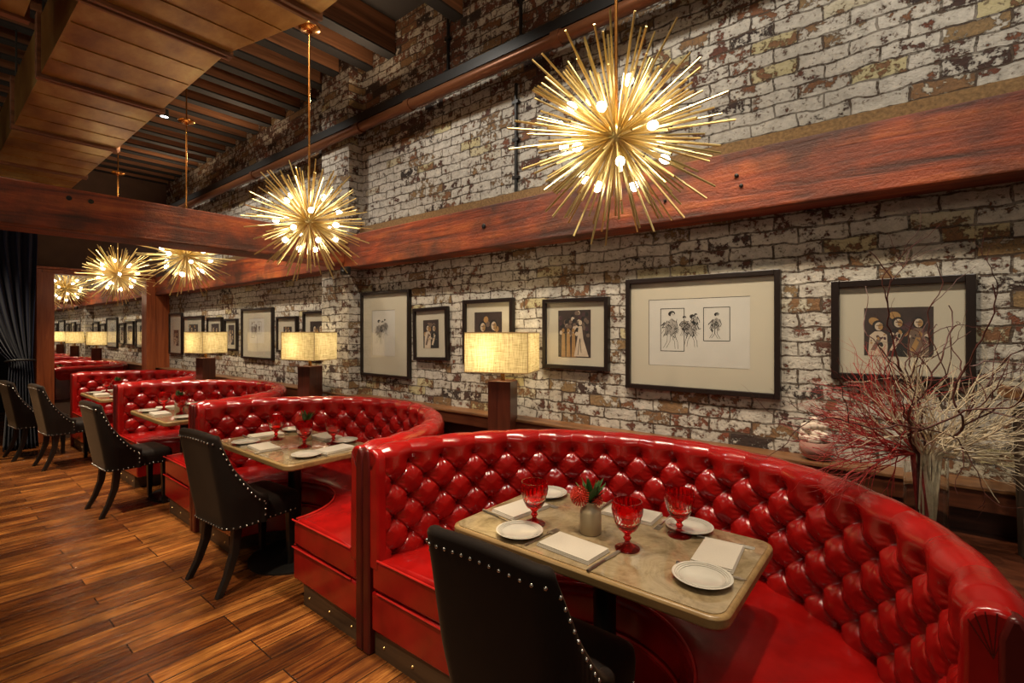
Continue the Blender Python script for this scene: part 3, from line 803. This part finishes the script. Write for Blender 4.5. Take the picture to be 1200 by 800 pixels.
# ------------------------------------------------------------------ framed pictures
def ell(m, cx, cz, rx, rz_, y, n=14, tilt=0):
    P = []
    for i in range(n):
        a = 2*pi*i/n; x, z = rx*cos(a), rz_*sin(a); P.append((cx+x*cos(tilt)-z*sin(tilt), y, cz+x*sin(tilt)+z*cos(tilt)))
    m.poly(P)
def stroke(m, pts, w, y):
    for (a, b), (c, d) in zip(pts[:-1], pts[1:]):
        dx, dz = c-a, d-b; L = math.hypot(dx, dz) or 1; nx, nz = -dz/L*w/2, dx/L*w/2
        m.poly([(a-nx,y,b-nz),(c-nx,y,d-nz),(c+nx,y,d+nz),(a+nx,y,b+nz)])
def picture(x0, x1, z0, z1, fw, img, style, label, tilt=0, seed=1):
    cx, cz = (x0+x1)/2, (z0+z1)/2; w, h = (x1-x0)/2, (z1-z0)/2; rng = random.Random(seed)
    P = empty('framed_picture', (cx,WALL-.002,cz)); P.rotation_euler = (0,tilt,0); tag(P, label, 'picture', 'framed pictures on the brick wall')
    m = MB(); D_ = -.034
    m.box((-w,D_,-h),(-w+fw,0,h)); m.box((w-fw,D_,-h),(w,0,h)); m.box((-w+fw,D_,h-fw),(w-fw,0,h)); m.box((-w+fw,D_,-h),(w-fw,0,-h+fw))
    m.build('frame', M['frame'], P, smooth=False, bevel=.003)
    MB().box((-w+fw-.002,-.014,-h+fw-.002),(w-fw+.002,-.004,h-fw+.002)).build('mat_board', M['mat'], P, smooth=False)
    a, b, c, d = img[0]-cx, img[1]-cx, img[2]-cz, img[3]-cz      # print rect local
    m = MB(); y = -.0150; W_, H_ = b-a, d-c
    pal = [M['sepia'], M['tone1'], M['tone2'], M['tone3'], M['tone4'], M['ink'], M['paper'], M['wash']]
    if style == 'photo' or style == 'group':
        m.mi = 0; m.poly([(a,y,c),(b,y,c),(b,y,d),(a,y,d)])
        k = 2 if style == 'photo' else 3
        for q in range(10):
            m.mi = rng.choice((1,4,3)); ell(m, rng.uniform(a+.12*W_,b-.12*W_), rng.uniform(c+.12*H_,d-.12*H_), W_*.09, H_*.08, y-.0002-.00002*q, tilt=rng.uniform(0,3))
        for q in range(k):
            px = a+W_*(q+.75)/(k+.5); hz = c+H_*rng.uniform(.60,.72); s_ = min(W_/k, H_*.75)*.62; yy = y-.0006-.0003*q
            m.mi = (2,5,1)[q % 3]; m.poly([(px-s_*.75,yy,c),(px+s_*.75,yy,c),(px+s_*.62,yy,hz-s_*.75),(px+s_*.25,yy,hz-s_*.45),(px-s_*.25,yy,hz-s_*.45),(px-s_*.62,yy,hz-s_*.8)])
            m.mi = (1,2,3)[q % 3]; m.poly([(px-s_*.55,yy-.0001,c+H_*.12),(px-s_*.2,yy-.0001,c+H_*.10),(px+s_*.35,yy-.0001,hz-s_*.9),(px+s_*.1,yy-.0001,hz-s_*.7)])
            m.mi = 5; ell(m, px, hz+s_*.08, s_*.44, s_*.48, yy-.0001); m.mi = 2; ell(m, px+s_*.05, hz, s_*.30, s_*.38, yy-.0002)
            m.mi = 3; ell(m, px+s_*.17, hz-.02*s_, s_*.17, s_*.30, yy-.00022); m.mi = 1; ell(m, px+s_*.05, hz+.08*s_, s_*.22, s_*.05, yy-.0003); ell(m, px+s_*.08, hz-.20*s_, s_*.10, s_*.04, yy-.0003)
            for q2 in range(12):
                m.mi = rng.choice((1,4,5,3,2)); ell(m, px+rng.uniform(-.6,.6)*s_, max(c+.05*H_, hz-rng.uniform(.7,1.7)*s_), s_*rng.uniform(.05,.16), s_*rng.uniform(.05,.22), yy-.00025-.00001*q2, tilt=rng.uniform(-.8,.8))
    elif style == 'wedding':
        m.mi = 0; m.poly([(a,y,c),(b,y,c),(b,y,d),(a,y,d)])
        for q in range(46):
            m.mi = rng.choice((1,4,2,5,1)); ell(m, rng.uniform(a+.06*W_,b-.06*W_), rng.uniform(c+.45*H_,d-.05*H_), W_*.05, H_*.045, y-.0002-.00001*q)
        m.mi = 3
        for q in range(3):
            px = a+W_*(.16+.16*q); m.poly([(px-.06*W_,y-.001,c),(px+.07*W_,y-.001,c),(px+.05*W_,y-.001,c+.5*H_),(px-.04*W_,y-.001,c+.52*H_)]); ell(m, px, c+.57*H_, .045*W_, .045*H_, y-.0012)
        m.mi = 2; m.poly([(a+.50*W_,y-.0014,c+.02*H_),(b-.06*W_,y-.0014,c+.02*H_),(a+.78*W_,y-.0014,c+.4*H_),(a+.74*W_,y-.0014,c+.66*H_),(a+.64*W_,y-.0014,c+.66*H_),(a+.60*W_,y-.0014,c+.4*H_)])
        ell(m, a+.69*W_, c+.73*H_, .055*W_, .055*H_, y-.0015)
        m.mi = 5; stroke(m, [(a+.62*W_,c+.05*H_),(a+.68*W_,c+.4*H_),(a+.72*W_,c+.1*H_)], .004, y-.0017)
    elif style == 'sketch':
        m.mi = 6; m.poly([(a,y,c),(b,y,c),(b,y,d),(a,y,d)])
        m.mi = 5
        stroke(m, [(a,c),(a,d),(b,d)], .0025, y-.0004)
        fx0, fx1, fz0, fz1 = a+W_*.13, a+W_*.82, c+H_*.22, c+H_*.86
        if W_ > H_:
            for (qa, qb, qc, qd) in ((fx0,fx0+(fx1-fx0)*.36,fz0,fz1),(fx0+(fx1-fx0)*.64,fx1,fz0+(fz1-fz0)*.25,fz1)):
                stroke(m, [(qa,qc),(qa,qd),(qb,qd),(qb,qc),(qa,qc)], .0035, y-.0004)
            figs = [(.16,.05,.95),(.36,.35,.5),(.46,.1,.8),(.52,.5,.4),(.80,.3,.62)]
        else:
            figs = [(.25,.05,.9),(.45,.25,.65),(.7,.35,.6)]
        for (fx, f0, fh) in figs:
            gx = fx0+(fx1-fx0)*fx; g0 = fz0+(fz1-fz0)*f0; gh = (fz1-fz0)*fh; s_ = gh*.22
            lean = rng.uniform(-.35,.35)*s_
            m.mi = 7; m.poly([(gx-s_*.75,y-.0004,g0+gh*.34),(gx+s_*.55,y-.0004,g0+gh*.30),(gx+s_*.62+lean,y-.0004,g0+gh*.66),(gx+lean,y-.0004,g0+gh*.76),(gx-s_*.7+lean,y-.0004,g0+gh*.64)])
            m.mi = 5; hx, hz_ = gx+lean*1.3, g0+gh*.85
            ell(m, hx-s_*.04, hz_+s_*.12, s_*.40, s_*.30, y-.0005, tilt=rng.uniform(-.4,.4)); m.mi = 6; ell(m, hx+s_*.08, hz_-s_*.06, s_*.23, s_*.30, y-.0006); m.mi = 5
            for q in range(6): stroke(m, [(hx+rng.uniform(-.3,.3)*s_, hz_+rng.uniform(-.1,.35)*s_) for _ in range(3)], .0012, y-.0007)
            for (lx, lz) in ((-.55,.02),(.5,.0)):      # legs in ink outline
                kx = gx+lx*s_*.7+rng.uniform(-.25,.25)*s_; m.mi = 6
                stroke(m, [(gx+lx*s_*.4,g0+gh*.36),(kx,g0+gh*.18),(gx+lx*s_*1.3,g0+gh*lz)], s_*.34, y-.00045); m.mi = 5
                for w_ in (-.17,.17): stroke(m, [(gx+(lx*.4+w_)*s_,g0+gh*.36),(kx+w_*s_,g0+gh*.18),(gx+(lx*1.3+w_)*s_,g0+gh*lz)], .0018, y-.0008)
            for q in range(34):    # loose hatching over coat and limbs
                sx = gx+rng.uniform(-.8,.7)*s_; sz = g0+gh*rng.uniform(.30,.76); ang = rng.choice((-1.2,-1.9,-2.3,-.7))+rng.uniform(-.2,.2); L_ = rng.uniform(.2,.6)*s_
                stroke(m, [(sx,sz),(sx+cos(ang)*L_*.5+.05*s_,sz+sin(ang)*L_*.5),(sx+cos(ang)*L_,max(fz0,sz+sin(ang)*L_))], rng.choice((.0011,.0015,.0020,.0036)), y-.0009-.00001*q)
            for sd in (-1, 1):     # arms
                stroke(m, [(gx+sd*s_*.5+lean,g0+gh*.70),(gx+sd*s_*rng.uniform(.8,1.2),g0+gh*.52),(gx+sd*s_*rng.uniform(.2,1.5),g0+gh*rng.uniform(.36,.56))], .0030, y-.0012)
    m.build('print', pal, P, smooth=False)
    MB().box((-w+fw-.002,-.0245,-h+fw-.002),(w-fw+.002,-.0225,h-fw+.002)).build('glass_pane', M['glass'], P, smooth=False)
    return P
picture(-.267,.200,1.290,1.720,.030,(-.149,.077,1.397,1.599),'group','framed photograph of three figures in a wide mat, behind the twigs at the right',seed=3)
picture(-1.250,-.467,1.180,1.792,.026,(-1.117,-.601,1.316,1.671),'sketch','largest framed picture, a wide ink drawing of figures in a dark frame',seed=5)
picture(-1.830,-1.361,1.265,1.704,.026,(-1.717,-1.484,1.340,1.630),'wedding','framed photograph of a bride before a crowd, right of the nearest lamp',seed=6)
picture(-2.549,-2.076,1.262,1.728,.028,(-2.441,-2.182,1.36,1.636),'photo','framed dark photograph half hidden behind the nearest lamp shade',seed=8)
picture(-3.110,-2.710,1.272,1.687,.026,(-3.0,-2.821,1.368,1.589),'photo','small crooked framed photograph of a couple, left of the nearest lamp',R(-1.6),seed=9)
picture(-3.837,-3.160,1.107,1.843,.024,(-3.68,-3.36,1.29,1.68),'sketch','tall framed ink drawing just right of the brick pier',seed=10)
picture(-4.864,-4.36,1.24,1.704,.028,(-4.74,-4.45,1.36,1.60),'photo','framed photograph partly cut off by the brick pier',seed=11)
picture(-5.443,-4.994,1.27,1.660,.026,(-5.30,-5.12,1.38,1.55),'photo','framed photograph behind the lamp that stands in front of the pier',seed=12)
picture(-6.351,-5.535,1.171,1.771,.026,(-6.15,-5.76,1.36,1.65),'sketch','large framed ink drawing between the two farther lamps',seed=13)
picture(-6.860,-6.484,1.258,1.657,.024,(-6.76,-6.58,1.33,1.58),'photo','narrow framed photograph just right of the farthest lamp',seed=14)
picture(-7.444,-6.945,1.244,1.686,.026,(-7.32,-7.06,1.34,1.60),'photo','framed photograph behind the right half of the farthest lamp',seed=15)
picture(-8.360,-7.597,1.20,1.715,.028,(-8.15,-7.80,1.32,1.60),'photo','wide framed photograph behind the left half of the farthest lamp',seed=16)
picture(-8.98,-8.417,1.147,1.775,.026,(-8.80,-8.58,1.28,1.52),'photo','framed photograph farthest along the brick wall, beside the mirror post',seed=17)

# ------------------------------------------------------------------ glass vase with twigs, coral bowl, timber post
VX, VY, VZ = .045, 2.20, .741
V = empty('glass_vase', (VX,VY,VZ)); tag(V, 'clear glass cylinder vase full of white and red twigs behind the nearest booth', 'vase')
MB().lathe([(0,0),(.058,0),(.060,.004),(.060,.33),(.0575,.33),(.0565,.012),(0,.012)], 40).build('vase_wall', M['clear'], V)
rng = random.Random(21)
for k in range(22):
    a = rng.uniform(0, 6.28); r = rng.uniform(0,.034); lay = k//8
    o = MB().ball((0,0,0), rng.uniform(.012,.017), 10, 7, (1.2,.95,.75)).build('pebble', M['pebble'])
    o.location = (VX+r*cos(a), VY+r*sin(a), VZ+.026+.02*lay); tag(o, 'pale pebble at the bottom of the glass vase of twigs', 'pebble', 'pebbles in the glass vase')
SR = Vector((.777,.63,0)); SU = Vector((0,0,1)); SF = Vector((-.63,.777,0))     # along the booth's right hand run, up, and across it
def twig(m, p, d, L, r, depth, rng, wig, nb, gravity=0):
    pts = [p.copy()]; rad = [r]; n = max(4, int(L/.022)); d = d.normalized()
    kids = []
    for i in range(n):
        j = Vector((rng.gauss(0,1), rng.gauss(0,1), rng.gauss(0,1)))*wig
        d = (d+j+Vector((0,0,gravity))).normalized(); p = p+d*(L/n); 
        if p.y > 2.54: p.y = 2.54
        pts.append(p.copy()); rad.append(r*(1-.6*(i+1)/n))
        if depth > 0 and i > 0 and rng.random() < nb: kids.append((p.copy(), d.copy(), rad[-1], 1-i/n))
    m.tube(pts, rad, 4 if r < .003 else 5)
    for kp, kd, kr, rem in kids:
        side = Vector((rng.gauss(0,1), rng.gauss(0,.7), rng.gauss(0,1)))*.40
        twig(m, kp, kd+side, L*(.28+.42*rem)*rng.uniform(.7,1.15), kr*.8, depth-1, rng, wig, nb*.8, gravity)
def spray(name, mat, ang, fwd, L, r, depth, wig, nb, label, group, seed, rim=.33, lift=0):
    rng = random.Random(seed); m = MB(); a = rng.uniform(0,6.28)
    base = Vector((VX+.022*cos(a), VY+.022*sin(a), VZ+.075)); d = SR*sin(ang)+SU*cos(ang)+SF*fwd
    dn = d.normalized(); rimp = Vector((VX,VY,VZ+rim+.01)) + Vector((dn.x,dn.y,0))*.042
    m.tube([base, base.lerp(rimp,.5), rimp], [r,r,r], 5)
    twig(m, rimp, d, L, r, depth, rng, wig, nb, lift)
    tag(m.build(name, mat), label, 'branch', group)
for k in range(30):
    f = k/29; g = random.Random(k); spray('white_branch', M['twig_white'], R(-62+162*f**.9), g.uniform(-.6,.05), g.uniform(.22,.33), .0034, 2, .12, .5,
        'bleached white branch fanning out to the right from the tall glass vase', 'white branches in the glass vase', 100+k)
for k in range(26):
    f = k/25; g = random.Random(50+k); spray('red_branch', M['twig_red'], R(-112+100*f), g.uniform(-.15,.5), g.uniform(.26,.40), .0028, 2, .11, .5,
        'dark red branch fanning out to the left from the tall glass vase', 'red branches in the glass vase', 200+k)
for k, (a, L) in enumerate(((-48,.52),(-38,.56),(-26,.60),(-12,.56),(2,.60),(16,.72),(25,.78),(33,.70),(42,.64))):
    spray('willow_twig', M['willow'], R(a), random.Random(80+k).uniform(-.3,.1), L, .0042, 2, .26, .14,
        'dark curly willow twig rising high above the tall glass vase', 'curly willow twigs in the glass vase', 300+k, lift=.075)
# coral bowl on the ledge
Bw = MB().lathe([(0,0),(.03,0),(.05,.012),(.066,.04),(.067,.062),(.058,.078),(.052,.078),(.060,.06),(.045,.02),(0,.014)], 32).build('bowl', M['bowl'], loc=(-.318,2.527,.936))
tag(Bw, 'small round pinkish bowl on the wall ledge holding white coral', 'bowl')
m = MB(); rng = random.Random(5)
for k in range(34):
    a = rng.uniform(0,6.28); r = rng.uniform(0,.05); zz = rng.uniform(.075,.15)*(1-r*3)
    m.ball((r*cos(a)-.01, r*sin(a)*.7, zz+.02), rng.uniform(.014,.022), 8, 6)
m.tube([(0,0,.02),(0,0,.09)], .03, 8)
tag(m.build('coral', M['coral'], loc=(-.318,2.527,.936)), 'knobbly white coral sitting in the small bowl on the ledge', 'coral')
# weathered post
Q = empty('timber_post', (.410,2.36,0)); tag(Q, 'dark weathered timber post with tilted plank at the far right edge', 'post')
rows = []
for i in range(25):
    z = 1.24*i/24; row = []
    for j in range(40):
        a = 2*pi*j/40; rr = .085+.006*sin(9*a+.5*sin(5*z))+.004*sin(17*a+3*z); row.append((rr*cos(a)-.05*(z/1.24), rr*sin(a), z))
    rows.append(row)
m = MB(); b = m.grid(rows, True); m.face(*[b+24*40+j for j in range(40)]); m.face(*[b+39-j for j in range(40)]); m.build('post_trunk', M['oldwood'], Q)
Mx = Matrix.Translation((-.04,0,1.262)) @ Matrix.Rotation(R(16),4,'Y')
MB().box((-.13,-.06,-.018),(.2,.06,.018), Mx).build('cap_plank', M['ledgecap'], Q, smooth=False, bevel=.004)

# ------------------------------------------------------------------ lights
def light(name, typ, loc, energy, col=(1,.78,.5), rot=None, target=None, **kw):
    d = bpy.data.lights.new(name, typ); d.energy = energy; d.color = col
    for k, v in kw.items(): setattr(d, k, v)
    o = bpy.data.objects.new(name, d); COL.objects.link(o); o.location = loc
    if target is not None: o.rotation_euler = (Vector(target)-Vector(loc)).to_track_quat('-Z','Y').to_euler()
    return o
WARM = (1,.80,.55)
for i, x in enumerate([]): light('chandelier_glow', 'POINT', (x,HY,HZ), 26, (1,.86,.62), shadow_soft_size=.22)
for x, y, rz in LP: light('lamp_glow', 'POINT', (x-.03,y-.03,1.37), 4.2, (1,.80,.48), shadow_soft_size=.03)
# ceiling downlights over the aisle
for (x, y) in ((-2.2,-.1),(-4.4,-.1),(-6.2,-.1),(-8.0,.1)):
    light('aisle_downlight', 'SPOT', (x,y,3.6), 270, WARM, target=(x-.1,y+.45,0), spot_size=R(62), spot_blend=.7, shadow_soft_size=.06)
# unseen spots added to brighten the brick wall
for x in (-8,-6,-4.6,-2.6,-1.0,.4):
    light('wall_fill_spot', 'SPOT', (x,1.35,3.72), 70, (1,.92,.80), target=(x,2.6,1.9), spot_size=R(100), spot_blend=.8, shadow_soft_size=.08)
# key spots added above the booths, no fixtures behind them
for (x, y, e_) in ((-.45,1.25,150),(-1.4,1.45,120),(-3.1,1.3,150),(-5.3,1.3,190),(-7.5,1.3,210)):
    light('booth_key_spot', 'SPOT', (x,y,3.7), e_, WARM, target=(x-.05,y+.5,.6), spot_size=R(80), spot_blend=.7, shadow_soft_size=.05)
for x in (-7.6,-5.6,-3.4,-1.6): light('joist_fill', 'AREA', (x,2.36,3.36), 6, (1,.72,.45), target=(x,1.5,4.1), size=.12)  # hidden fills added above the pipe to lift joists and upper brick
# soft fill lights added behind the viewer
light('room_fill', 'AREA', (.9,-1.6,3.5), 14, (1,.85,.65), target=(-1.5,1.8,.9), size=.7)
light('room_fill', 'AREA', (-3.5,-1.8,3.5), 10, (1,.82,.6), target=(-4,1.8,.8), size=.7)

w = bpy.data.worlds.new('World'); scn.world = w; w.use_nodes = True
w.node_tree.nodes['Background'].inputs[0].default_value = (1,.80,.58,1); w.node_tree.nodes['Background'].inputs[1].default_value = .05

# ------------------------------------------------------------------ camera
cam = bpy.data.cameras.new('Camera'); co = bpy.data.objects.new('Camera', cam); COL.objects.link(co)
co.location = (0,0,1.5); co.rotation_euler = (R(90),0,math.atan2(465,574))
cam.sensor_width = 36; cam.lens = 36*574/1200; cam.shift_y = -(400-388)/1200; cam.clip_start = .05
scn.camera = co
scn.view_settings.view_transform = 'Standard'; scn.view_settings.look = 'None'; scn.view_settings.gamma = 1; scn.view_settings.use_curve_mapping = False
scn.view_settings.exposure = 0.38
